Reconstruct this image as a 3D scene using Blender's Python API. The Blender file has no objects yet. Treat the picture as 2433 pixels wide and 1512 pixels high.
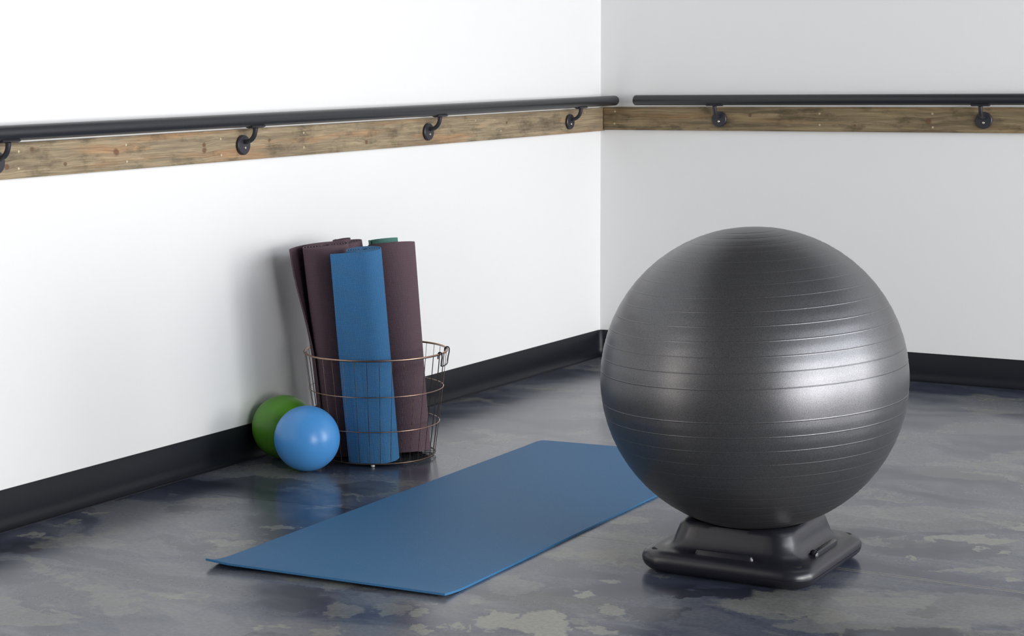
import bpy, bmesh, math, random
from mathutils import Vector, Matrix
random.seed(4)
S = bpy.context.scene
COL = S.collection
PI = math.pi

# ------------------------------------------------------------------ camera
cam_d = bpy.data.cameras.new('camera'); cam = bpy.data.objects.new('camera', cam_d); COL.objects.link(cam)
CR = Vector((0.83458757, 0.5506922, -0.01420146)); CU = Vector((-0.07731286, 0.14261632, 0.98675392)); CF = Vector((-0.54542305, 0.82243461, -0.1616014))
CC = Vector((3.38164936, -6.52010564, 1.1444609)); FPX, CX, CY = 4476.8718, 950.354, 881.440
cam.matrix_world = Matrix(((CR.x, CU.x, -CF.x, CC.x), (CR.y, CU.y, -CF.y, CC.y), (CR.z, CU.z, -CF.z, CC.z), (0, 0, 0, 1)))
cam_d.sensor_width = 36; cam_d.sensor_fit = 'HORIZONTAL'; cam_d.lens = FPX / 2433 * 36
cam_d.shift_x = (1216.5 - CX) / 2433; cam_d.shift_y = (CY - 756) / 2433
cam_d.clip_start = .05; cam_d.clip_end = 60
S.camera = cam
# ------------------------------------------------------------------ look
S.view_settings.view_transform = 'Standard'; S.view_settings.look = 'None'
S.view_settings.gamma = 1; S.view_settings.use_curve_mapping = False
S.view_settings.exposure = 0.58
# ------------------------------------------------------------------ world (overcast sky outside the windows)
W = bpy.data.worlds.new('world'); S.world = W; W.use_nodes = True
W.node_tree.nodes['Background'].inputs[0].default_value = (.75, .87, 1, 1)
W.node_tree.nodes['Background'].inputs[1].default_value = 1.0
# ------------------------------------------------------------------ lights
RX, FY, HZ = 6.6, -9.0, 3.7            # room: x 0..RX, y FY..0, z 0..HZ
def area(name, loc, rot, sx, sy, power, col):
    l = bpy.data.lights.new(name, 'AREA'); l.shape = 'RECTANGLE'; l.size = sx; l.size_y = sy; l.energy = power; l.color = col
    o = bpy.data.objects.new(name, l); o.location = loc; o.rotation_euler = rot; COL.objects.link(o); return o
WINS = [(-6.9, -5.4), (-5.2, -3.7), (-3.5, -2.0), (-1.8, -.3)]     # window openings along y in the right wall
WZ0, WZ1, WZM = .2, 3.3, 1.5
LWIN = (-5.35, -5.0, .1, 1.75)       # small window in the left wall, outside the frame
def win_light(name, y0, y1, z0, z1, x, rad, col, rot):
    area(name, (x, (y0 + y1) / 2, (z0 + z1) / 2), rot, z1 - z0, y1 - y0, rad * PI * (z1 - z0) * (y1 - y0), col)
SKY_R = [2.8, 4.5, 4.2, 5]; GND_R = [13, 15, 8.5, 10]      # radiance of the sky above and the sunlit ground seen through each window
for i, (a, b) in enumerate(WINS):
    win_light('sky_light', a, b, WZM, WZ1, RX + .12, SKY_R[i], (.95, .975, 1.0), (0, PI / 2, 0))
    win_light('ground_light', a, b, WZ0, WZM, RX + .12, GND_R[i], (1.0, .975, .945), (0, PI / 2, 0))
win_light('side_window_light', LWIN[0], LWIN[1], LWIN[2], LWIN[3], -.12, 16.0, (1, .90, .78), (0, -PI / 2, 0))

# ------------------------------------------------------------------ helpers
def tag(o, label=None, cat=None, group=None, kind=None):
    if label: o['label'] = label
    if cat: o['category'] = cat
    if group: o['group'] = group
    if kind: o['kind'] = kind
    return o
def obj(name, bm, m, parent=None, smooth=True, sharp=35):
    bmesh.ops.recalc_face_normals(bm, faces=bm.faces[:])
    me = bpy.data.meshes.new(name); bm.to_mesh(me); bm.free()
    if m: me.materials.append(m)
    if smooth:
        for p in me.polygons: p.use_smooth = True
        me.set_sharp_from_angle(angle=math.radians(sharp))
    o = bpy.data.objects.new(name, me); COL.objects.link(o)
    if parent:
        o.parent = parent
        o.matrix_parent_inverse = Matrix.Translation(-world_loc(parent))
    return o
def world_loc(o):
    v = Vector(o.location)
    if o.parent: v = v + world_loc(o.parent) - world_loc(o.parent)
    return v
def empty(name, loc):
    o = bpy.data.objects.new(name, None); o.location = loc; o.empty_display_size = .05; COL.objects.link(o); return o
def box(bm, x0, x1, y0, y1, z0, z1, bev=0):
    r = bmesh.ops.create_cube(bm, size=1)
    for v in r['verts']:
        v.co = Vector((x0 if v.co.x < 0 else x1, y0 if v.co.y < 0 else y1, z0 if v.co.z < 0 else z1))
    if bev:
        es = list({e for v in r['verts'] for e in v.link_edges})
        bmesh.ops.bevel(bm, geom=es, offset=bev, segments=2, affect='EDGES', profile=.5)
def ringverts(bm, c, n1, n2, r, k):
    return [bm.verts.new(c + n1 * (r * math.cos(2 * PI * i / k)) + n2 * (r * math.sin(2 * PI * i / k))) for i in range(k)]
def bridge(bm, A, B):
    k = len(A)
    for i in range(k): bm.faces.new((A[i], A[(i + 1) % k], B[(i + 1) % k], B[i]))
def tube(bm, pts, r, k=8, closed=False):
    pts = [Vector(p) for p in pts]; n = len(pts); rings = []; prev = None
    for i, p in enumerate(pts):
        a = pts[(i - 1) % n] if (closed or i > 0) else p
        b = pts[(i + 1) % n] if (closed or i < n - 1) else p
        t = (b - a).normalized()
        if prev is None:
            up = Vector((0, 0, 1)) if abs(t.z) < .9 else Vector((1, 0, 0))
            n1 = t.cross(up).normalized()
        else: n1 = (prev - t * prev.dot(t)).normalized()
        prev = n1
        rr = r[i] if isinstance(r, (list, tuple)) else r
        rings.append(ringverts(bm, p, n1, t.cross(n1), rr, k))
    for i in range(n - 1): bridge(bm, rings[i], rings[i + 1])
    if closed: bridge(bm, rings[-1], rings[0])
    else: bm.faces.new(rings[0]); bm.faces.new(rings[-1])
def lathe(bm, prof, c, axis=Vector((0, 0, 1)), k=48):
    axis = Vector(axis).normalized(); c = Vector(c)
    up = Vector((0, 0, 1)) if abs(axis.z) < .9 else Vector((1, 0, 0))
    n1 = axis.cross(up).normalized(); n2 = axis.cross(n1); rings = []
    for r, z in prof:
        rings.append([bm.verts.new(c + axis * z)] if r < 1e-6 else ringverts(bm, c + axis * z, n1, n2, r, k))
    for A, B in zip(rings, rings[1:]):
        if len(A) == 1 and len(B) > 1:
            for i in range(k): bm.faces.new((A[0], B[i], B[(i + 1) % k]))
        elif len(B) == 1 and len(A) > 1:
            for i in range(k): bm.faces.new((A[(i + 1) % k], A[i], B[0]))
        elif len(A) > 1: bridge(bm, A, B)
    if len(rings[0]) > 1: bm.faces.new(rings[0])
    if len(rings[-1]) > 1: bm.faces.new(rings[-1])

# ------------------------------------------------------------------ node helpers
class NT:
    def __init__(s, name, rough=.5, col=(.5, .5, .5), metal=0, spec=.5):
        s.m = bpy.data.materials.new(name); s.m.use_nodes = True; s.t = s.m.node_tree
        s.b = s.t.nodes['Principled BSDF']; s.l = s.t.links.new
        s.b.inputs['Base Color'].default_value = (*col, 1); s.b.inputs['Roughness'].default_value = rough
        s.b.inputs['Metallic'].default_value = metal; s.b.inputs['Specular IOR Level'].default_value = spec
    def n(s, typ, **kw):
        n = s.t.nodes.new(typ)
        for k, v in kw.items(): setattr(n, k, v)
        return n
    def co(s, which='Object'):
        return s.n('ShaderNodeTexCoord').outputs[which]
    def pos(s): return s.n('ShaderNodeNewGeometry').outputs['Position']
    def put(s, sock, v):
        if hasattr(v, 'is_linked') or isinstance(v, bpy.types.NodeSocket): s.l(v, sock)
        else: sock.default_value = v
    def math(s, op, a, b=0.0, c=None, clamp=False):
        n = s.n('ShaderNodeMath', operation=op, use_clamp=clamp); s.put(n.inputs[0], a); s.put(n.inputs[1], b)
        if c is not None: s.put(n.inputs[2], c)
        return n.outputs[0]
    def vmath(s, op, a, b=None):
        n = s.n('ShaderNodeVectorMath', operation=op); s.put(n.inputs[0], a)
        if b is not None: s.put(n.inputs[1], b)
        return n.outputs['Value'] if op in ('LENGTH', 'DISTANCE', 'DOT_PRODUCT') else n.outputs[0]
    def noise(s, vec, scale, detail=3, rough=.55, dist=0, out='Fac'):
        n = s.n('ShaderNodeTexNoise'); s.put(n.inputs['Vector'], vec); n.inputs['Scale'].default_value = scale
        n.inputs['Detail'].default_value = detail; n.inputs['Roughness'].default_value = rough; n.inputs['Distortion'].default_value = dist
        return n.outputs[out]
    def ramp(s, fac, stops, interp='LINEAR'):
        n = s.n('ShaderNodeValToRGB'); n.color_ramp.interpolation = interp; e = n.color_ramp.elements
        while len(e) > len(stops): e.remove(e[-1])
        while len(e) < len(stops): e.new(.5)
        for x, (p, c) in zip(e, stops):
            x.position = p; x.color = (c, c, c, 1) if not isinstance(c, (tuple, list)) else (*c, 1)
        s.put(n.inputs[0], fac); return n.outputs[0]
    def mix(s, fac, a, b, mode='MIX'):
        n = s.n('ShaderNodeMix', data_type='RGBA', blend_type=mode); s.put(n.inputs[0], fac)
        s.put(n.inputs[6], a if not isinstance(a, tuple) or len(a) == 4 else (*a, 1)); s.put(n.inputs[7], b if not isinstance(b, tuple) or len(b) == 4 else (*b, 1))
        return n.outputs[2]
    def mapping(s, vec, scale=(1, 1, 1), loc=(0, 0, 0), rot=(0, 0, 0), typ='POINT'):
        n = s.n('ShaderNodeMapping', vector_type=typ); s.put(n.inputs[0], vec)
        n.inputs['Location'].default_value = loc; n.inputs['Rotation'].default_value = rot; n.inputs['Scale'].default_value = scale
        return n.outputs[0]
    def bump(s, h, strength=.3, dist=.01):
        n = s.n('ShaderNodeBump'); n.inputs['Strength'].default_value = strength; n.inputs['Distance'].default_value = dist
        s.put(n.inputs['Height'], h); s.l(n.outputs[0], s.b.inputs['Normal']); return n
    def color(s, v): s.put(s.b.inputs['Base Color'], v)
    def rough(s, v): s.put(s.b.inputs['Roughness'], v)

# ------------------------------------------------------------------ materials
def ellipse(n, vec, cx, cy, rx, ry, ang=0):
    m = n.mapping(vec, (rx, ry, 1), (cx, cy, 0), (0, 0, ang), 'TEXTURE')
    return n.vmath('LENGTH', m)
def bpx(x, y, z=0.0):      # photo pixel -> point on the plane z (used to measure where stains and things lie)
    d = CF * FPX + CR * (x - CX) - CU * (y - CY); t = (z - CC.z) / d.z; return CC + d * t
def mat_floor():
    n = NT('stained_sealed_concrete', .3, spec=.42)
    p = n.pos()
    flat = n.vmath('MULTIPLY', p, (1, 1, 0))
    warp = n.vmath('SUBTRACT', n.noise(flat, 5.5, 5, .62, out='Color'), (.5, .5, .5))
    wp = n.vmath('ADD', flat, n.vmath('MULTIPLY', warp, (.34, .34, 0)))
    warp2 = n.vmath('SUBTRACT', n.noise(flat, 1.3, 3, .55, out='Color'), (.5, .5, .5))
    wq = n.vmath('ADD', flat, n.vmath('MULTIPLY', warp2, (.8, .8, 0)))
    st = n.mapping(wq, (1.0, 2.6, 1), rot=(0, 0, .35))
    big = n.noise(st, 1.5, 6, .6, .3)
    base = n.ramp(big, [(.33, (.020, .025, .044)), (.44, (.047, .056, .086)), (.51, (.084, .095, .125)), (.60, (.137, .146, .164))])
    # sharper worn patches
    pat = n.noise(n.mapping(wp, (1.0, 1.7, 1), (3.1, 7.7, 0), (0, 0, .3)), 2.6, 7, .6, .2)
    pm = n.ramp(pat, [(.565, 0.0), (.60, 1.0)])
    col = n.mix(n.math('MULTIPLY', pm, .6), base, (.185, .19, .168))
    dk = n.ramp(n.noise(n.mapping(wp, (1, 1.8, 1), (9.3, 1.2, 0)), 2.1, 6, .6), [(.36, 1.0), (.41, 0.0)])
    col = n.mix(n.math('MULTIPLY', dk, .55), col, (.028, .03, .044))
    # individual stains and dark blots measured from the photograph: px, py, width, height (px), strength
    LIGHT = [(1170, 1474, 100, 46, 1), (1285, 1484, 140, 70, 1), (1072, 1490, 26, 14, .9), (1000, 1493, 34, 14, .8), (1112, 1497, 14, 8, .8),
             (1395, 1409, 46, 16, .9), (1129, 1429, 40, 13, .7), (1003, 1437, 14, 6, .8), (996, 1457, 50, 15, .7), (922, 1448, 90, 36, .5),
             (811, 1455, 90, 36, .45), (774, 1503, 100, 26, .7), (1247, 1455, 16, 7, .9), (1455, 1448, 60, 14, .7), (1421, 1496, 90, 13, .8),
             (1458, 1381, 46, 9, .6), (1218, 1392, 130, 44, .35), (1495, 1237, 100, 22, .5), (2308, 1284, 210, 16, .8), (2190, 1223, 170, 34, .4),
             (2180, 1327, 30, 9, .9), (2317, 1307, 34, 8, .8), (2386, 1312, 34, 9, .8), (2413, 1252, 46, 18, .8), (2317, 1354, 220, 14, .6),
             (2425, 1378, 60, 11, .8), (2120, 1430, 260, 34, .6), (1983, 1468, 120, 26, .6), (1840, 1440, 260, 44, .55), (2367, 1460, 170, 32, .5),
             (68, 1271, 62, 10, .8), (220, 1220, 46, 8, .8), (169, 1242, 36, 8, .5), (190, 1289, 210, 24, .35), (559, 1291, 116, 20, .7),
             (660, 1254, 86, 14, .6), (423, 1418, 66, 15, .8), (288, 1450, 100, 26, .5), (627, 1489, 24, 9, .9), (664, 1482, 28, 8, .9), (508, 1190, 150, 16, .4),
             (2160, 1232, 560, 60, .35), (2330, 1120, 330, 40, .3), (2230, 1448, 520, 80, .35), (1960, 1428, 380, 56, .45), (2010, 1482, 300, 40, .4), (1420, 1300, 330, 70, .35), (330, 1400, 520, 120, .22), (1260, 1440, 420, 60, .2), (2350, 1020, 260, 30, .3)]
    DARK = [(2203, 1456, 66, 26, .8), (2075, 1427, 90, 14, .7), (2120, 1502, 330, 22, .8), (1700, 1408, 300, 22, .9), (2240, 1308, 330, 40, .45), (250, 1180, 120, 10, .8),  # the wide blot at the foot of the ball base is its shadow, painted
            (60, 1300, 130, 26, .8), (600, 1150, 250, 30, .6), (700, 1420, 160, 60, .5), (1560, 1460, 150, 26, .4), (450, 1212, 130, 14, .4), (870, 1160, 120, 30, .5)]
    wfine = n.vmath('ADD', flat, n.vmath('MULTIPLY', n.vmath('SUBTRACT', n.noise(flat, 11, 6, .68, out='Color'), (.5, .5, .5)), (.20, .20, 0)))
    def blot(px, py, w, h):
        c = bpx(px, py); a = bpx(px - w / 2, py); b = bpx(px + w / 2, py); d = bpx(px, py - h / 2); e = bpx(px, py + h / 2)
        ang = math.atan2((b - a).y, (b - a).x); rx = (b - a).length / 2; ry = (d - e).length / 2
        v = ellipse(n, wfine, c.x, c.y, rx * 1.15, ry * 1.15, ang)
        return n.ramp(v, [(.82, 1.0), (.98, 0.0)])
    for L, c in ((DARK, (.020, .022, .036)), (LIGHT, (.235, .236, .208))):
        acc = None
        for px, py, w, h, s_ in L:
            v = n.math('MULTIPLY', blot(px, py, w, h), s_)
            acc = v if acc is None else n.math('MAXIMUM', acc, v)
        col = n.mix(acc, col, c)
    grain = n.noise(p, 90, 3, .7)
    col = n.mix(1.0, col, n.ramp(grain, [(.3, .82), (.7, 1.15)]), 'MULTIPLY')
    # saw cut control joint running across the slab
    sx = n.n('ShaderNodeSeparateXYZ'); n.l(p, sx.inputs[0]); X, Y = sx.outputs[0], sx.outputs[1]
    yj = n.math('ADD', n.math('MULTIPLY', X, .115), n.math('MULTIPLY', n.math('MULTIPLY', X, X), -.0195))
    yj = n.math('ADD', yj, -2.68)
    wob = n.math('MULTIPLY', n.math('SUBTRACT', n.noise(p, 14, 3), .5), .006)
    dj = n.math('ABSOLUTE', n.math('ADD', n.math('SUBTRACT', Y, yj), wob))
    jl = n.ramp(n.math('MULTIPLY', dj, 100), [(.16, 1.0), (.32, 0.0)])
    halo = n.math('MULTIPLY', n.ramp(n.math('MULTIPLY', dj, 100), [(.5, 1.0), (1.0, 0.0)]), n.ramp(n.math('MULTIPLY', n.math('ADD', n.math('MULTIPLY', X, .5), n.noise(p, 30, 4)), .5), [(.45, 0.0), (.75, .9)]))
    col = n.mix(halo, col, (.2, .2, .19)); col = n.mix(jl, col, (.02, .018, .018))
    n.color(col)
    n.rough(n.math('ADD', n.math('MULTIPLY', n.noise(p, 6, 4), .08), n.math('ADD', n.math('MULTIPLY', big, .10), .12)))
    h = n.math('SUBTRACT', n.math('MULTIPLY', n.noise(p, 7, 5, .5), .5), n.math('MULTIPLY', jl, 1.2))
    n.bump(h, .05, .01)
    return n.m
def mat_wood(name, axis, knots, lightc, darkc, orangec, seed):
    """weathered stained pine; the board runs along world axis 'x' or 'y'; knots = [(along, z, size)]"""
    n = NT(name, .62, spec=.25)
    p = n.pos(); s = n.n('ShaderNodeSeparateXYZ'); n.l(p, s.inputs[0])
    A = s.outputs[0] if axis == 'x' else s.outputs[1]
    c = n.n('ShaderNodeCombineXYZ'); n.l(A, c.inputs[0]); n.l(s.outputs[2], c.inputs[1]); v = c.outputs[0]
    v = n.vmath('ADD', v, (seed, seed * .37, 0))
    kn = None; push = None
    for a, z, r in knots:
        d = ellipse(n, n.vmath('ADD', v, n.vmath('MULTIPLY', n.vmath('SUBTRACT', n.noise(v, 30, 3, out='Color'), (.5, .5, .5)), (.012, .012, 0))), a + seed, z + seed * .37, r, r * .85)
        k = n.ramp(d, [(.55, 1.0), (1.0, 0.0)]); b = n.ramp(n.math('MULTIPLY', d, .25), [(.2, 1.0), (1.0, 0.0)])
        kn = k if kn is None else n.math('MAXIMUM', kn, k); push = b if push is None else n.math('MAXIMUM', push, b)
    warp = n.vmath('MULTIPLY', n.vmath('SUBTRACT', n.noise(v, 4, 3, out='Color'), (.5, .5, .5)), (.0, .008, 0))
    vv = n.vmath('ADD', v, warp)
    if push is not None:
        cz = n.n('ShaderNodeCombineXYZ'); n.l(n.math('MULTIPLY', push, .0045), cz.inputs[1]); vv = n.vmath('ADD', vv, cz.outputs[0])
    g1 = n.noise(n.mapping(vv, (2.6, 55, 1)), 1.0, 5, .6, .05)
    g2 = n.noise(n.mapping(vv, (9, 260, 1)), 1.0, 3, .6)
    bl = n.noise(n.mapping(v, (7, 16, 1), (5, 2, 0)), 1.0, 6, .68)
    og = n.noise(n.mapping(vv, (1.9, 22, 1), (11, 3, 0)), 1.0, 3, .5)
    col = n.mix(n.ramp(g1, [(.35, 0.0), (.65, 1.0)]), darkc, lightc)
    col = n.mix(n.ramp(og, [(.52, 0.0), (.66, .75)]), col, orangec)
    col = n.mix(n.ramp(bl, [(.50, 0.0), (.64, .65)]), col, tuple(x * .42 for x in darkc))
    lt = n.noise(n.mapping(v, (5, 30, 1), (1, 9, 0)), 1.0, 4, .6)
    col = n.mix(n.ramp(lt, [(.6, 0.0), (.7, .5)]), col, tuple(min(1, x * 1.35) for x in lightc))
    col = n.mix(1.0, col, n.ramp(g2, [(.3, .68), (.7, 1.2)]), 'MULTIPLY')
    if kn is not None: col = n.mix(n.math('MULTIPLY', kn, .8), col, (.13, .065, .035))
    n.color(col); n.bump(n.math('ADD', g2, bl), .25, .001)
    return n.m
def mat_rollmat(name, col, cell=.0036, rough=.75, bump=.9, flatmat=False):
    n = NT(name, rough, col, spec=.25)
    uv = n.co('UV'); s = n.n('ShaderNodeSeparateXYZ'); n.l(uv, s.inputs[0])
    k = 2 * PI / cell
    a = n.math('SINE', n.math('MULTIPLY', s.outputs[0], k)); b = n.math('SINE', n.math('MULTIPLY', s.outputs[1], k))
    wob = n.noise(uv, 900, 2)
    h = n.math('ADD', n.math('ADD', n.math('MULTIPLY', a, .25), n.math('MULTIPLY', b, .25)), n.math('MULTIPLY', wob, .35))
    n.bump(h, bump, .0012)
    pit = n.ramp(n.math('ADD', n.math('MULTIPLY', n.math('ADD', a, b), .25), .5), [(.15, .72), (.55, 1.08)])
    n.color(n.mix(1.0, (*col, 1), pit, 'MULTIPLY'))
    return n.m
def mat_plain(name, col, rough=.5, metal=0, spec=.5, bscale=0, bstr=.1, coat=0, vary=0):
    n = NT(name, rough, col, metal, spec)
    p = n.co('Object')
    if vary:
        n.color(n.mix(1.0, (*col, 1), n.ramp(n.noise(p, vary, 3), [(.3, .8), (.7, 1.15)]), 'MULTIPLY'))
    if bscale: n.bump(n.noise(p, bscale, 3, .6), bstr, .002)
    n.b.inputs['Coat Weight'].default_value = coat
    return n.m
M = {}
def mat_wall2():
    n = NT('white_wall_paint', .6, (.78, .78, .78), spec=.3); p = n.pos()
    n.bump(n.noise(p, 220, 3), .10, .0015)
    return n.m
M['wall'] = mat_wall2()
M['ceil'] = mat_plain('dark_ceiling', (.05,.05,.055), .8, bscale=30)
M['farwall'] = mat_plain('grey_wall_paint', (.10, .098, .095), .7, bscale=200)
M['floor'] = mat_floor()
M['rubber'] = mat_plain('black_vinyl_cove', (.007, .008, .012), .42, spec=.28, bscale=60, bstr=.08)
M['rail'] = mat_plain('black_painted_wood_rail', (.018, .019, .023), .33, spec=.5, bscale=300, bstr=.15)
M['iron'] = mat_plain('black_iron', (.022, .022, .03), .42, spec=.5, bscale=250, bstr=.15)
M['steel'] = mat_plain('bright_screw_steel', (.75, .72, .6), .3, metal=1)
M['brass'] = mat_plain('pale_screw_hole_filler', (.52, .46, .3), .5, metal=.3)
M['wood_l'] = mat_wood('stained_pine_left', 'y', [(-3.181, .905, .011), (-2.781, .922, .013), (-2.975, .903, .008), (-2.419, .910, .012), (-2.42, .925, .010), (-3.09, .944, .009), (-2.12, .925, .008), (-1.62, .90, .011), (-.75, .93, .008)],
                      (.37, .29, .185), (.215, .168, .110), (.40, .235, .125), 3.0)
M['wood_b'] = mat_wood('stained_pine_right_shaded', 'x', [(1.281, .917, .016), (.62, .935, .009), (1.02, .90, .006), (1.62, .925, .012)],
                      (.34, .26, .15), (.150, .115, .070), (.30, .19, .095), 8.0)  # same pine as the left board, the wall's shade put into its colours
M['mat_blue'] = mat_rollmat('blue_waffle_foam', (.045, .165, .35))
M['mat_plum'] = mat_rollmat('plum_waffle_foam', (.125, .078, .095))
M['mat_teal'] = mat_rollmat('teal_waffle_foam', (.085, .22, .185))
M['wire'] = mat_plain('dark_bronze_wire', (.14, .10, .08), .35, metal=.9)
M['rim'] = mat_plain('copper_bronze_rod', (.42, .27, .2), .28, metal=1)
M['handle'] = mat_plain('blackened_wire', (.05, .045, .045), .35, metal=.8)
M['clear'] = mat_plain('pale_rubber_foot', (.6, .6, .62), .3)
M['green'] = mat_plain('green_inflatable_vinyl', (.095, .30, .022), .36, spec=.45, bscale=500, bstr=.05)
M['sky'] = mat_plain('sky_blue_inflatable_vinyl', (.085, .34, .78), .30, spec=.5, bscale=500, bstr=.05)
M['base'] = mat_plain('black_moulded_plastic', (.012, .012, .018), .30, spec=.5, bscale=400, bstr=.07)
M['dark'] = mat_plain('recess_shade', (.004, .004, .005), .8)
def mat_ball():
    n = NT('pearl_charcoal_vinyl', .36, (.15, .15, .155), .75, .5)
    p = n.co('Object')
    fl = n.noise(p, 850, 2, .6)
    n.color(n.mix(1.0, (.112, .112, .120, 1), n.ramp(fl, [(.3, .6), (.7, 1.5)]), 'MULTIPLY'))
    n.rough(n.math('ADD', n.math('MULTIPLY', fl, .16), .27))
    n.bump(fl, .12, .0012)
    return n.m
M['ball'] = mat_ball()
def mat_flat():
    n = NT('blue_exercise_foam', .55, (.05, .17, .36), spec=.35)
    p = n.pos(); f = n.noise(p, 420, 2, .6)
    n.color(n.mix(1.0, (.034, .143, .305, 1), n.ramp(f, [(.3, .86), (.7, 1.12)]), 'MULTIPLY'))
    n.bump(f, .5, .0012)
    return n.m
M['flat'] = mat_flat()

# ------------------------------------------------------------------ room shell
def slab(name, x0, x1, y0, y1, z0, z1, m):
    bm = bmesh.new(); box(bm, x0, x1, y0, y1, z0, z1); return tag(obj(name, bm, m, smooth=False), kind='structure')
T = .15
slab('floor', -T, RX + T, FY - T, T, -.12, 0, M['floor'])
slab('ceiling', -T, RX + T, FY - T, T, HZ, HZ + .1, M['ceil'])
def wall_open(name, fixed0, fixed1, along, lo, hi, ops, m):
    """wall slab between fixed0/fixed1 on one axis, running lo..hi on the other, with openings (a, b, z0, z1)"""
    bm = bmesh.new()
    def b(a0, a1, z0, z1):
        if along == 'y': box(bm, fixed0, fixed1, a0, a1, z0, z1)
        else: box(bm, a0, a1, fixed0, fixed1, z0, z1)
    cur = lo
    for a, c, z0, z1 in ops:
        b(cur, a, 0, HZ)
        if z0 > 0: b(a, c, 0, z0)
        b(a, c, z1, HZ); cur = c
    b(cur, hi, 0, HZ)
    return tag(obj(name, bm, m, smooth=False), kind='structure')
wall_open('wall_left', -T, 0, 'y', FY - T, T, [LWIN], M['wall'])
slab('wall_back', 0, RX + T, 0, T, 0, HZ, M['wall'])
wall_open('wall_right', RX, RX + T, 'y', FY, 0, [(a, b, WZ0, WZ1) for a, b in WINS], M['farwall'])
slab('wall_front', 0, RX, FY - T, FY, 0, HZ, M['farwall'])
k = 1
for a, b in WINS:
    bm = bmesh.new()
    for (y0, y1, z0, z1) in ((a, a + .05, WZ0, WZ1), (b - .05, b, WZ0, WZ1), (a, b, WZ0, WZ0 + .05), (a, b, WZ1 - .05, WZ1), (a, b, 2.1, 2.15)):
        box(bm, RX + .02, RX + .08, y0, y1, z0, z1)
    tag(obj('window_%d' % k, bm, M['rubber'], smooth=False), kind='structure'); k += 1
bm = bmesh.new()
a, b, z0_, z1_ = LWIN
for (y0, y1, z0, z1) in ((a, a + .04, z0_, z1_), (b - .04, b, z0_, z1_), (a, b, z0_, z0_ + .04), (a, b, z1_ - .04, z1_), (a, b, 1.15, 1.19)):
    box(bm, -.09, -.03, y0, y1, z0, z1)
tag(obj('window_%d' % k, bm, M['rubber'], smooth=False), kind='structure')

# cove baseboards: profile (distance from wall, height); mitred with a rounded inner corner
PROF = [(0, .1016), (.0035, .1016), (.0045, .1005), (.0045, .034), (.0052, .025), (.0075, .016), (.0115, .009), (.0165, .0045), (.0215, .0028), (.0238, .0018), (.0242, 0), (0, 0)]
def cove(name, left):
    bm = bmesh.new(); rings = []; rc = .026
    sta = []      # (position of corner-arc point, outward normal into room)
    if left:
        sta.append((Vector((0, FY, 0)), Vector((1, 0, 0)), 0))
        arcs = [PI + (PI / 4) * -0 - i * (PI / 4) / 5 for i in range(6)]       # 180 -> 135 degrees
    else:
        arcs = [PI * .75 - i * (PI / 4) / 5 for i in range(6)]                 # 135 -> 90 degrees
    for a in arcs: sta.append((Vector((rc, -rc, 0)), Vector((math.cos(a), math.sin(a), 0)), 1))
    if not left: sta.append((Vector((RX, 0, 0)), Vector((0, -1, 0)), 0))
    for c, nrm, isarc in sta:
        ring = []
        for d, z in PROF:
            if isarc: ring.append(bm.verts.new(c + nrm * (rc - d) + Vector((0, 0, z))))
            else: ring.append(bm.verts.new(c + nrm * d + Vector((0, 0, z))))
        rings.append(ring)
    for A, B in zip(rings, rings[1:]): bridge(bm, A, B)
    bm.faces.new(rings[0]); bm.faces.new(rings[-1])
    return tag(obj(name, bm, M['rubber'], sharp=50), kind='structure')
cove('baseboard_left', True); cove('baseboard_back', False)

# ------------------------------------------------------------------ wooden boards with screws
BB, BT, BTH = .8745, .9623, .019
def screw_head(parent, p, ax, r=.0036):
    bm = bmesh.new(); lathe(bm, [(0, .0012), (r * .45, .0012), (r * .5, .0004), (r, .0010), (r * 1.05, 0), (r * 1.05, -.002)], p, ax, 14)
    return obj('screw', bm, M['brass'], parent)
e = empty('wooden_board', (BTH / 2, -4.4, BB)); tag(e, 'long stained pine board screwed along the brighter left wall, behind four brackets', 'board')
bm = bmesh.new(); box(bm, .0005, BTH, -7.2, -.0005, BB, BT, .0015); obj('plank', bm, M['wood_l'], e)
for y, z in ((-3.139, .941), (-3.142, .899), (-2.744, .940), (-2.743, .896), (-2.347, .939), (-2.346, .894), (-1.952, .941), (-1.953, .898), (-.961, .945), (-.792, .903), (-.166, .948)):
    screw_head(e, (BTH, y, z), (1, 0, 0))
DZ = .0036
e = empty('wooden_board', (2.5, -BTH / 2, BB)); tag(e, 'stained pine board, its shade put into the colour, along the shaded wall behind the big exercise ball', 'board')
bm = bmesh.new(); box(bm, BTH + .0025, 4.2, -BTH, -.0005, BB + DZ, BT + DZ - .001, .0015); obj('plank', bm, M['wood_b'], e)
for x, z in ((.071, .948), (.069, .902), (.887, .942), (.888, .902), (1.295, .943), (1.298, .896)):
    screw_head(e, (x, -BTH, z), (0, -1, 0))

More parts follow.
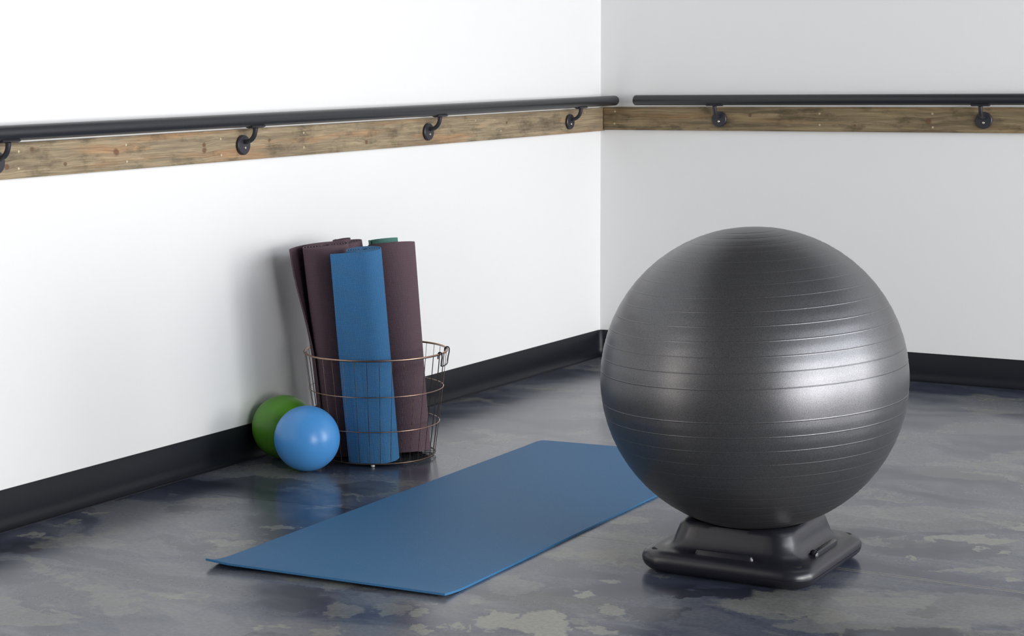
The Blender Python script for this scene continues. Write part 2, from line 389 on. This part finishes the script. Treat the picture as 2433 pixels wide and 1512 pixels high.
# ------------------------------------------------------------------ barres
RR, RO = .019, .0696
def rail_mesh(p0, p1):
    bm = bmesh.new(); p0, p1 = Vector(p0), Vector(p1); L = (p1 - p0).length; ax = (p1 - p0) / L
    cap = [(0, 0), (RR * .55, 0), (RR * .8, .0015), (RR * .93, .004), (RR * .985, .008), (RR, .013)]
    prof = cap + [(RR, L - .013)] + [(r, L - z) for r, z in cap[::-1][1:]]
    prof = cap + [(r, L - z) for r, z in cap[::-1]]
    lathe(bm, prof, p0, ax, 40); return bm
def bracket(parent, c, out, side, zc, zr):
    """c: point on board face (disc centre), out: unit vector off the wall, side: unit vector along rail"""
    c = Vector(c); out = Vector(out); side = Vector(side); up = Vector((0, 0, 1))
    # curved arm
    bm = bmesh.new()
    a0 = c + out * .006 + up * .010; end = Vector(c + out * (RO - BTH)); end.z = zr - RR - .004
    dz = end.z - a0.z; dx = (end - a0).dot(out)
    pts = [a0 - out * .003]
    for i in range(13):
        t = i / 12 * PI / 2
        pts.append(a0 + out * (dx * math.sin(t)) + up * (dz * (1 - math.cos(t)) - .004 * math.sin(2 * t)))
    tube(bm, pts, [.0075] * 2 + [.0068] * 10 + [.0072, .008], 12)
    arm = obj('bracket', bm, M['iron'], parent)
    bm = bmesh.new(); lathe(bm, [(0, 0), (.0275, 0), (.0285, .002), (.0285, .008), (.026, .0105), (.009, .0115), (0, .0115)], c, out, 40)
    obj('mounting_disc', bm, M['iron'], arm)
    bm = bmesh.new()
    r = .020; pl = []
    for sx in (-.030, .030):
        for j in range(9):
            a = -PI / 2 - .62 + 1.24 * j / 8
            pl.append((sx, a))
    cen = c + out * (RO - BTH); cen.z = zr
    V = []
    for rr in (RR + .0002, RR + .0042):
        V.append([bm.verts.new(cen + side * sx + out * (rr * math.cos(a)) + up * (rr * math.sin(a))) for sx, a in pl])
    for k_ in (0, 1):
        for j in range(8): bm.faces.new((V[k_][j], V[k_][j + 1], V[k_][9 + j + 1], V[k_][9 + j]))
    for s_ in (0, 9):
        for j in range(8): bm.faces.new((V[0][s_ + j], V[0][s_ + j + 1], V[1][s_ + j + 1], V[1][s_ + j]))
    for j in (0, 8): bm.faces.new((V[0][j], V[0][9 + j], V[1][9 + j], V[1][j]))
    obj('saddle_plate', bm, M['iron'], arm)
    bm = bmesh.new(); lathe(bm, [(0, .0145), (.003, .014), (.0045, .012), (.0045, .010)], c - up * .008, out, 14)
    obj('screw', bm, M['steel'], arm)
    return arm
e = empty('ballet_barre', (RO, -3.6, .97)); tag(e, 'black round barre rail running along the bright left wall on four iron brackets', 'barre')
ZL = .9892
obj('rail', rail_mesh((RO, -7.2, ZL), (RO, -.012, ZL)), M['rail'], e, sharp=60)
for y in (-4.19, -3.222, -2.250, -1.268, -.292):
    bracket(e, (BTH, y, .918), (1, 0, 0), (0, 1, 0), .918, ZL)
e = empty('ballet_barre', (2.2, -RO, .97)); tag(e, 'black round barre rail on the shaded right-hand wall, above the big exercise ball', 'barre')
ZB = .9892 + DZ
obj('rail', rail_mesh((.176, -RO, ZB - .001), (4.2, -RO, ZB + .003)), M['rail'], e, sharp=60)
for x in (.503, 1.475, 2.447):
    bracket(e, (x, -BTH, .921), (0, -1, 0), (1, 0, 0), .921, ZB)

# ------------------------------------------------------------------ big exercise ball and its base
BX, BY = 1.737, -2.605
BR = .341
def ball_mesh():
    bm = bmesh.new(); lats = []
    rings = [s * (6.0 + 5.62 * i) for s in (-1, 1) for i in range(14)]
    w = .20
    for L in sorted(rings):
        for d, h in ((-3, 0), (-2, .00005), (-1, .0003), (0, .00045), (1, .0003), (2, .00005), (3, 0)): lats.append((L + d * w * .5, h))
    allr = sorted(rings)
    for a, b in zip([-90] + allr, allr + [90]):
        nseg = 3 if b - a < 8 else 6
        lo, hi = a + (1.2 * w * 1.6 if a > -90 else 0), b - (1.2 * w * 1.6 if b < 90 else 0)
        for i in range(nseg + 1):
            L = lo + (hi - lo) * i / nseg
            bul = .0006 * math.sin(PI * i / nseg) if (a > -90 and b < 90) else 0
            lats.append((L, bul))
    lats = sorted(set((round(a, 4), h) for a, h in lats))
    prof = [((BR + h) * math.cos(math.radians(a)) if abs(a) < 89.99 else 0, (BR + h) * math.sin(math.radians(a))) for a, h in lats]
    lathe(bm, prof, (0, 0, 0), (-.048 * .835, -.048 * .551, 1), 200)
    return bm
BC = Vector((1.731, -2.594, .4305))
b = obj('exercise_ball', ball_mesh(), M['ball'], sharp=60); b.location = BC
tag(b, 'huge charcoal grey ribbed exercise ball resting on a black square base', 'exercise ball')
def rrect(hx, rc, k=8):
    pts = []
    for cxs, cys, a0 in ((1, 1, 0), (-1, 1, PI / 2), (-1, -1, PI), (1, -1, 1.5 * PI)):
        for i in range(k + 1):
            a = a0 + (PI / 2) * i / k
            pts.append((cxs * (hx - rc) + rc * math.cos(a), cys * (hx - rc) + rc * math.sin(a)))
        # intermediate points along the straight side
        nx = {(1, 1): (-1, 1), (-1, 1): (-1, -1), (-1, -1): (1, -1), (1, -1): (1, 1)}[(cxs, cys)]
        a = a0 + PI / 2; sx, sy = cxs * (hx - rc) + rc * math.cos(a), cys * (hx - rc) + rc * math.sin(a)
        ex, ey = nx[0] * (hx - rc) + rc * math.cos(a), nx[1] * (hx - rc) + rc * math.sin(a)
        for i in range(1, 10): pts.append((sx + (ex - sx) * i / 10, sy + (ey - sy) * i / 10))
    return pts
PC = Vector((1.732, -2.580, 0)); PROT = math.radians(1.5)
def prot(x, y, z): return Vector((PC.x + x * math.cos(PROT) - y * math.sin(PROT), PC.y + x * math.sin(PROT) + y * math.cos(PROT), z))
e = empty('ball_base', (PC.x, PC.y, 0)); tag(e, 'black moulded plastic square base holding up the huge charcoal ball', 'ball stand')
def loft(prof, dish=False, closebot=True, closetop=True):
    bm = bmesh.new(); rings = []
    for z, hx, rc in prof:
        ring = []
        for x, y in rrect(hx, rc):
            q = prot(x, y, z)
            if dish:
                d2 = (q.x - BC.x) ** 2 + (q.y - BC.y) ** 2
                if d2 < BR * BR: q.z = min(q.z, BC.z - math.sqrt(BR * BR - d2) - .0015)
            ring.append(bm.verts.new(q))
        rings.append(ring)
    for A, B in zip(rings, rings[1:]): bridge(bm, A, B)
    if closebot: bm.faces.new(rings[0])
    if closetop: bm.faces.new(rings[-1])
    return bm
low = loft([(.001, .172, .045), (.003, .184, .050), (.008, .194, .055), (.015, .2005, .058), (.022, .2035, .060), (.0255, .204, .060)])
lower = obj('lower_shell', low, M['base'], e)
up = [(.0255, .2025, .060), (.0265, .2025, .060), (.0272, .2045, .060), (.031, .2048, .060), (.037, .2035, .060), (.043, .2000, .058), (.0475, .1945, .055), (.0505, .187, .052), (.0518, .178, .048),
      (.0515, .170, .05), (.0525, .164, .05), (.0545, .1585, .05), (.059, .1535, .048), (.066, .1475, .046), (.085, .141, .044), (.100, .136, .043), (.108, .132, .042), (.113, .126, .040), (.115, .119, .037),
      (.115, .110, .033), (.115, .095, .03), (.115, .075, .025), (.115, .05, .02), (.115, .025, .012), (.115, .008, .006)]
upper = obj('upper_shell', loft(up, True), M['base'], e)
for sx, sy in ((-1, -1), (1, -1), (1, 1), (-1, 1)):
    bm = bmesh.new(); q = prot(sx * .1635, sy * .1635, .0500)
    lathe(bm, [(0, .0014), (.0115, .0014), (.0130, .0008), (.0132, -.003)], q, (0, 0, 1), 20); obj('screw_hole', bm, M['dark'], e)  # raised near-black disc paints the shade inside each hole
# raised grip ribs on every side, with a small peg at one end
for ang in range(2):
    A = PROT + ang * PI / 2
    def lc(u, v, z, A=A): return Vector((PC.x + u * math.cos(A) - v * math.sin(A), PC.y + u * math.sin(A) + v * math.cos(A), z))
    bm = bmesh.new()
    rings = []
    for u, s_ in ((-.068, .2), (-.064, .85), (-.060, 1), (.060, 1), (.064, .85), (.068, .2)):
        rings.append([bm.verts.new(lc(u, -.172 + vv * s_, .0495 + (zz * 1.35) * (.35 + .65 * s_))) for vv, zz in ((-.006, 0), (-.0055, .0075), (-.003, .0095), (.004, .0095), (.010, .008), (.013, .002))])
    for P_, Q_ in zip(rings, rings[1:]):
        bridge(bm, P_, Q_)
    bm.faces.new(rings[0]); bm.faces.new(rings[-1]); obj('grip_rib', bm, M['base'], e)
    if ang == 1:
        bm = bmesh.new(); lathe(bm, [(.009, -.006), (.009, .006), (.0075, .0105), (.004, .0125), (0, .013)], lc(-.058, -.166, .051), (0, 0, 1), 20); obj('peg', bm, M['base'], e)

# ------------------------------------------------------------------ small inflatable balls
def small_ball(name, c, r, m, label, cat='ball'):
    bm = bmesh.new(); prof = [(r * math.cos(a) if abs(a) < PI / 2 - 1e-6 else 0, r * math.sin(a)) for a in [-PI / 2 + PI * i / 48 for i in range(49)]]
    lathe(bm, prof, (0, 0, 0), (.5, -.1, .85), 72)
    o = obj(name, bm, m); o.location = c; tag(o, label, cat)
    # moulded valve plug, turned to the wall side
    bm = bmesh.new(); ax = Vector((-.6, .4, -.55)).normalized(); lathe(bm, [(0, .0012), (.004, .001), (.0055, -.002)], ax * r, ax, 16); v = obj('valve_plug', bm, m, o); v.matrix_parent_inverse = Matrix.Identity(4)
    return o
small_ball('pilates_ball', (.2569, -2.291, .0936), .0936, M['sky'], 'small sky blue inflatable ball on the floor in front of the green one')
small_ball('pilates_ball', (.0980, -2.188, .0940), .0940, M['green'], 'small green inflatable ball against the wall, partly behind the sky blue one')

# ------------------------------------------------------------------ flat exercise mat
def flat_mat():
    A, B, D = Vector((.6688, -3.2524, 0)), Vector((1.2822, -3.1918, 0)), Vector((.6332, -1.6098, 0))
    Cc = Vector((1.243, -1.5415, 0)); bm = bmesh.new(); NU, NV = 40, 90; th = .0055; top = []; bot = []
    uvl = bm.loops.layers.uv.new('UVMap')
    def pt(u, v):
        p = (A * (1 - u) + B * u) * (1 - v) + (D * (1 - u) + Cc * u) * v
        L = v * 1.65
        lift = .011 * max(0, 1 - L / .10) ** 2 * (1 - .45 * u)
        lift += .004 * max(0, 1 - L / .05) ** 2 * max(0, 1 - u / .10)
        lift += .0012 * math.exp(-((v - 1) / .04) ** 2)
        return p, lift
    for j in range(NV + 1):
        v = (j / NV) ** 1.4
        rt, rb = [], []
        for i in range(NU + 1):
            u = i / NU
            # rounded corners
            uu = u
            p, l = pt(uu, v)
            if j == NV and i in (0, NU): p = pt(.01 if i == 0 else .99, .997)[0]
            rt.append(bm.verts.new(p + Vector((0, 0, l + th)))); rb.append(bm.verts.new(p + Vector((0, 0, l + .0004))))
        top.append(rt); bot.append(rb)
    for j in range(NV):
        for i in range(NU):
            bm.faces.new((top[j][i], top[j][i + 1], top[j + 1][i + 1], top[j + 1][i]))
            bm.faces.new((bot[j][i], bot[j + 1][i], bot[j + 1][i + 1], bot[j][i + 1]))
    for j in range(NV):
        for i in (0, NU): bm.faces.new((top[j][i], top[j + 1][i], bot[j + 1][i], bot[j][i]))
    for i in range(NU):
        for j in (0, NV): bm.faces.new((top[j][i], bot[j][i], bot[j][i + 1], top[j][i + 1]))
    return bm
o = obj('exercise_mat', flat_mat(), M['flat'], sharp=40)
tag(o, 'blue foam exercise mat unrolled flat on the concrete floor', 'exercise mat')

# ------------------------------------------------------------------ wire basket
RH = Vector((.83467, .55075, 0)).normalized(); AH = Vector((-RH.y, RH.x, 0))
KC = bpx(897, 1082, 0)                       # basket centre on the floor
def kp(right, away, z): return KC + RH * right + AH * away + Vector((0, 0, z))
def cyl(rad, th, z): return kp(rad * math.sin(th), -rad * math.cos(th), z)    # th = 0 faces the camera
RB, RT, HB, HT = .171, .209, .009, .3137
def rad_at(z): return RB + (RT - RB) * (z - HB) / (HT - HB)
e = empty('wire_basket', KC); tag(e, 'round dark wire basket with copper rim holding the rolled yoga mats', 'basket')
def ring(name, rad, z, r, m):
    bm = bmesh.new(); tube(bm, [cyl(rad, 2 * PI * i / 96, z) for i in range(96)], r, 10, True); return obj(name, bm, m, e)
ring('rim', RT, HT, .0030, M['rim'])
ring('hoop', rad_at(.207) + .0016, .207, .0014, M['rim']); ring('hoop', rad_at(.104) + .0016, .104, .0014, M['rim']); ring('bottom_hoop', RB, HB, .0020, M['wire'])
for i in range(36):
    th = .061 + i * PI / 18
    bm = bmesh.new(); tube(bm, [cyl(RB - .004, th, HB - .0015), cyl(RB - .0005, th, HB + .001), cyl(rad_at(.104), th, .104), cyl(rad_at(.207), th, .207), cyl(RT - .0012, th, HT - .0005)], .00075, 6)
    obj('vertical_wire', bm, M['wire'], e)
bm = bmesh.new()
for i in range(-6, 7):
    x = i * .026; h = math.sqrt(max(0, RB ** 2 - x * x)) - .001
    tube(bm, [kp(x, -h, .0088), kp(x, h, .0088)], .0010, 6)
    tube(bm, [kp(-h, x, .0070), kp(h, x, .0070)], .0010, 6)
obj('bottom_grid', bm, M['handle'], e)
for th in (math.radians(-4), math.radians(86), math.radians(176), math.radians(266)):
    bm = bmesh.new(); c = cyl(RB - .006, th, 0); lathe(bm, [(0, .0002), (.004, .0002), (.006, .002), (.0062, .0045), (.005, .0070), (.002, .008), (0, .008)], c, (0, 0, 1), 16); obj('foot', bm, M['clear'], e)
for base, io in ((math.radians(78), 1), (math.radians(-130), -1)):
    bm = bmesh.new(); pts = []
    hw = math.radians(15.5)
    def leg(th, s):
        c = []
        c.append(cyl(RT - io * .0062, th, HT - (.014 if io > 0 else .005)))
        for a in [-.3 + .42 * i for i in range(9)]:
            c.append(cyl(RT - io * .0062 * math.cos(a) + .0006, th, HT - .001 + .0066 * math.sin(a)))
        c.append(cyl(RT + io * .0062, th - s * .01, HT - .010)); c.append(cyl(RT - .002 + io * .0050, th - s * .02, HT - .022)); c.append(cyl(rad_at(HT - .034) + io * .0050, th - s * .03, HT - .035))
        return c
    a = leg(base - hw, -1); b_ = leg(base + hw, 1)
    mid = [cyl(rad_at(HT - .036) + io * .0048, base - hw + .03 + (2 * hw - .06) * i / 8, HT - .0375) for i in range(1, 8)]
    tube(bm, a + mid + b_[::-1], .0021, 8); obj('drop_handle', bm, M['handle'], e)

# ------------------------------------------------------------------ rolled mats
def roll(name, m, label, c0, c1, r0, r1, turns, rin, phi, dirn, tail=0, tk=lambda t: 0, th=.0045, tele=None, shift=(0, 0), L=None, group=None):
    c0, c1 = Vector(c0), Vector(c1); L = L or (c1 - c0).length; w = (c1 - c0).normalized(); u = (RH - w * RH.dot(w)).normalized(); v = w.cross(u)
    bm = bmesh.new(); uvl = bm.loops.layers.uv.new('UVMap'); NH = 16
    NP = int(turns * 44); NTl = 26 if tail else 0
    def path(t):
        R_ = r0 + (r1 - r0) * t; pts = []
        for i in range(NP + 1):
            f = i / NP; a = phi - dirn * 2 * PI * turns * (1 - f); r = rin + (R_ - rin) * f
            k_ = (R_ - r) / max(1e-6, R_ - rin)
            wob = 1 + .012 * math.sin(3 * a + f * 5)
            pts.append((Vector((r * wob * math.cos(a) + shift[0] * k_, r * wob * math.sin(a) + shift[1] * k_)), Vector((math.cos(a), math.sin(a))), f))
        if tail:
            a = phi; p = Vector((R_ * math.cos(a), R_ * math.sin(a))); h = math.atan2(dirn * math.cos(a), dirn * -math.sin(a)); ds = tail / NTl; kk = tk(t)
            wob0 = pts[-1][0] - p
            for i in range(1, NTl + 1):
                h += dirn * kk * ds; p = p + Vector((math.cos(h), math.sin(h))) * ds
                nn = Vector((math.sin(h), -math.cos(h))) * dirn
                pts.append((p + wob0 * (1 - i / NTl), nn, 1.0))
        return pts
    rows = []
    for j in range(NH + 1):
        t = j / NH; P = path(t); c = c0.lerp(c0 + w * L, t); ro, ri, s = [], [], 0; prev = None; us = []
        for q, nn, f in P:
            if prev is not None: s += (q - prev).length
            prev = q; us.append(s)
            dz = tele(f) if tele else 0
            o_ = q; i_ = q - nn * th
            ro.append(bm.verts.new(c + u * o_.x + v * o_.y + w * dz)); ri.append(bm.verts.new(c + u * i_.x + v * i_.y + w * dz))
        rows.append((ro, ri, us, t * L))
    def quad(a, b, c, d, ua, ub, uc, ud):
        f = bm.faces.new((a, b, c, d))
        for l, q in zip(f.loops, (ua, ub, uc, ud)): l[uvl].uv = q
    n = len(rows[0][0])
    for (ao, ai, au, at), (bo, bi, bu, bt) in zip(rows, rows[1:]):
        for i in range(n - 1):
            U = [(au[i], at), (au[i + 1], at), (au[i + 1], bt), (au[i], bt)]
            quad(ao[i], ao[i + 1], bo[i + 1], bo[i], *U); quad(ai[i], bi[i], bi[i + 1], ai[i + 1], U[0], U[3], U[2], U[1])
        for i in (0, n - 1): quad(ao[i], bo[i], bi[i], ai[i], (0, at), (0, bt), (.0009, bt), (.0009, at))
    for k_ in (0, NH):
        ro, ri, us, tt = rows[k_]
        for i in range(n - 1): quad(ro[i], ri[i], ri[i + 1], ro[i + 1], (us[i], 0), (us[i], .0009), (us[i + 1], .0009), (us[i + 1], 0))
    o = obj(name, bm, m, sharp=50)
    tag(o, label, 'yoga mat', group)
    return o
def sm(a, b, x): x = max(0, min(1, (x - a) / (b - a))); return x * x * (3 - 2 * x)
ZF = .0112
G = 'rolled yoga mats in the wire basket'
def top(px, py, z=.615): return bpx(px, py, z)
roll('rolled_yoga_mat', M['mat_blue'], 'blue rolled yoga mat standing at the front of the wire basket',
     kp(.006, -.098, ZF), top(863, 592, .6245), .062, .0535, 6, .012, math.radians(-90), -1, .092, lambda t: 6.5 * (1 - t) ** 1.2, group=G)
roll('rolled_yoga_mat', M['mat_plum'], 'plum rolled yoga mat at left, loose spiral end showing, behind the blue roll',
     kp(-.090, .010, ZF), top(772, 583, .6255), .068, .0705, 7, .012, math.radians(75), 1, .165, lambda t: 13.4 - 3.4 * sm(.45, 1.0, t), group=G)
roll('rolled_yoga_mat', M['mat_plum'], 'plum rolled yoga mat at the back with its core pushed up, touching the wall',
     kp(-.012, .118, ZF), top(814, 577, .6205), .0545, .0605, 6, .010, math.radians(-90), -1, .155, lambda t: 17.5 * (1 - sm(.5, 1.0, t)) + .2,
     tele=lambda f: (.011 if f < .40 else 0), group=G)
roll('rolled_yoga_mat', M['mat_plum'], 'plum rolled yoga mat at the right of the basket, wrapped around a teal one',
     kp(.091, .000, ZF), top(931, 579, .617), .0695, .0715, 3, .0545, math.radians(100), 1, 0, shift=(-.0125, 0), group=G)
roll('rolled_yoga_mat', M['mat_teal'], 'teal rolled yoga mat poking out from inside the right plum roll',
     kp(.082, .000, ZF + .001), top(913, 580, .617), .0455, .0455, 5, .010, math.radians(200), 1, 0, L=.628, group=G)
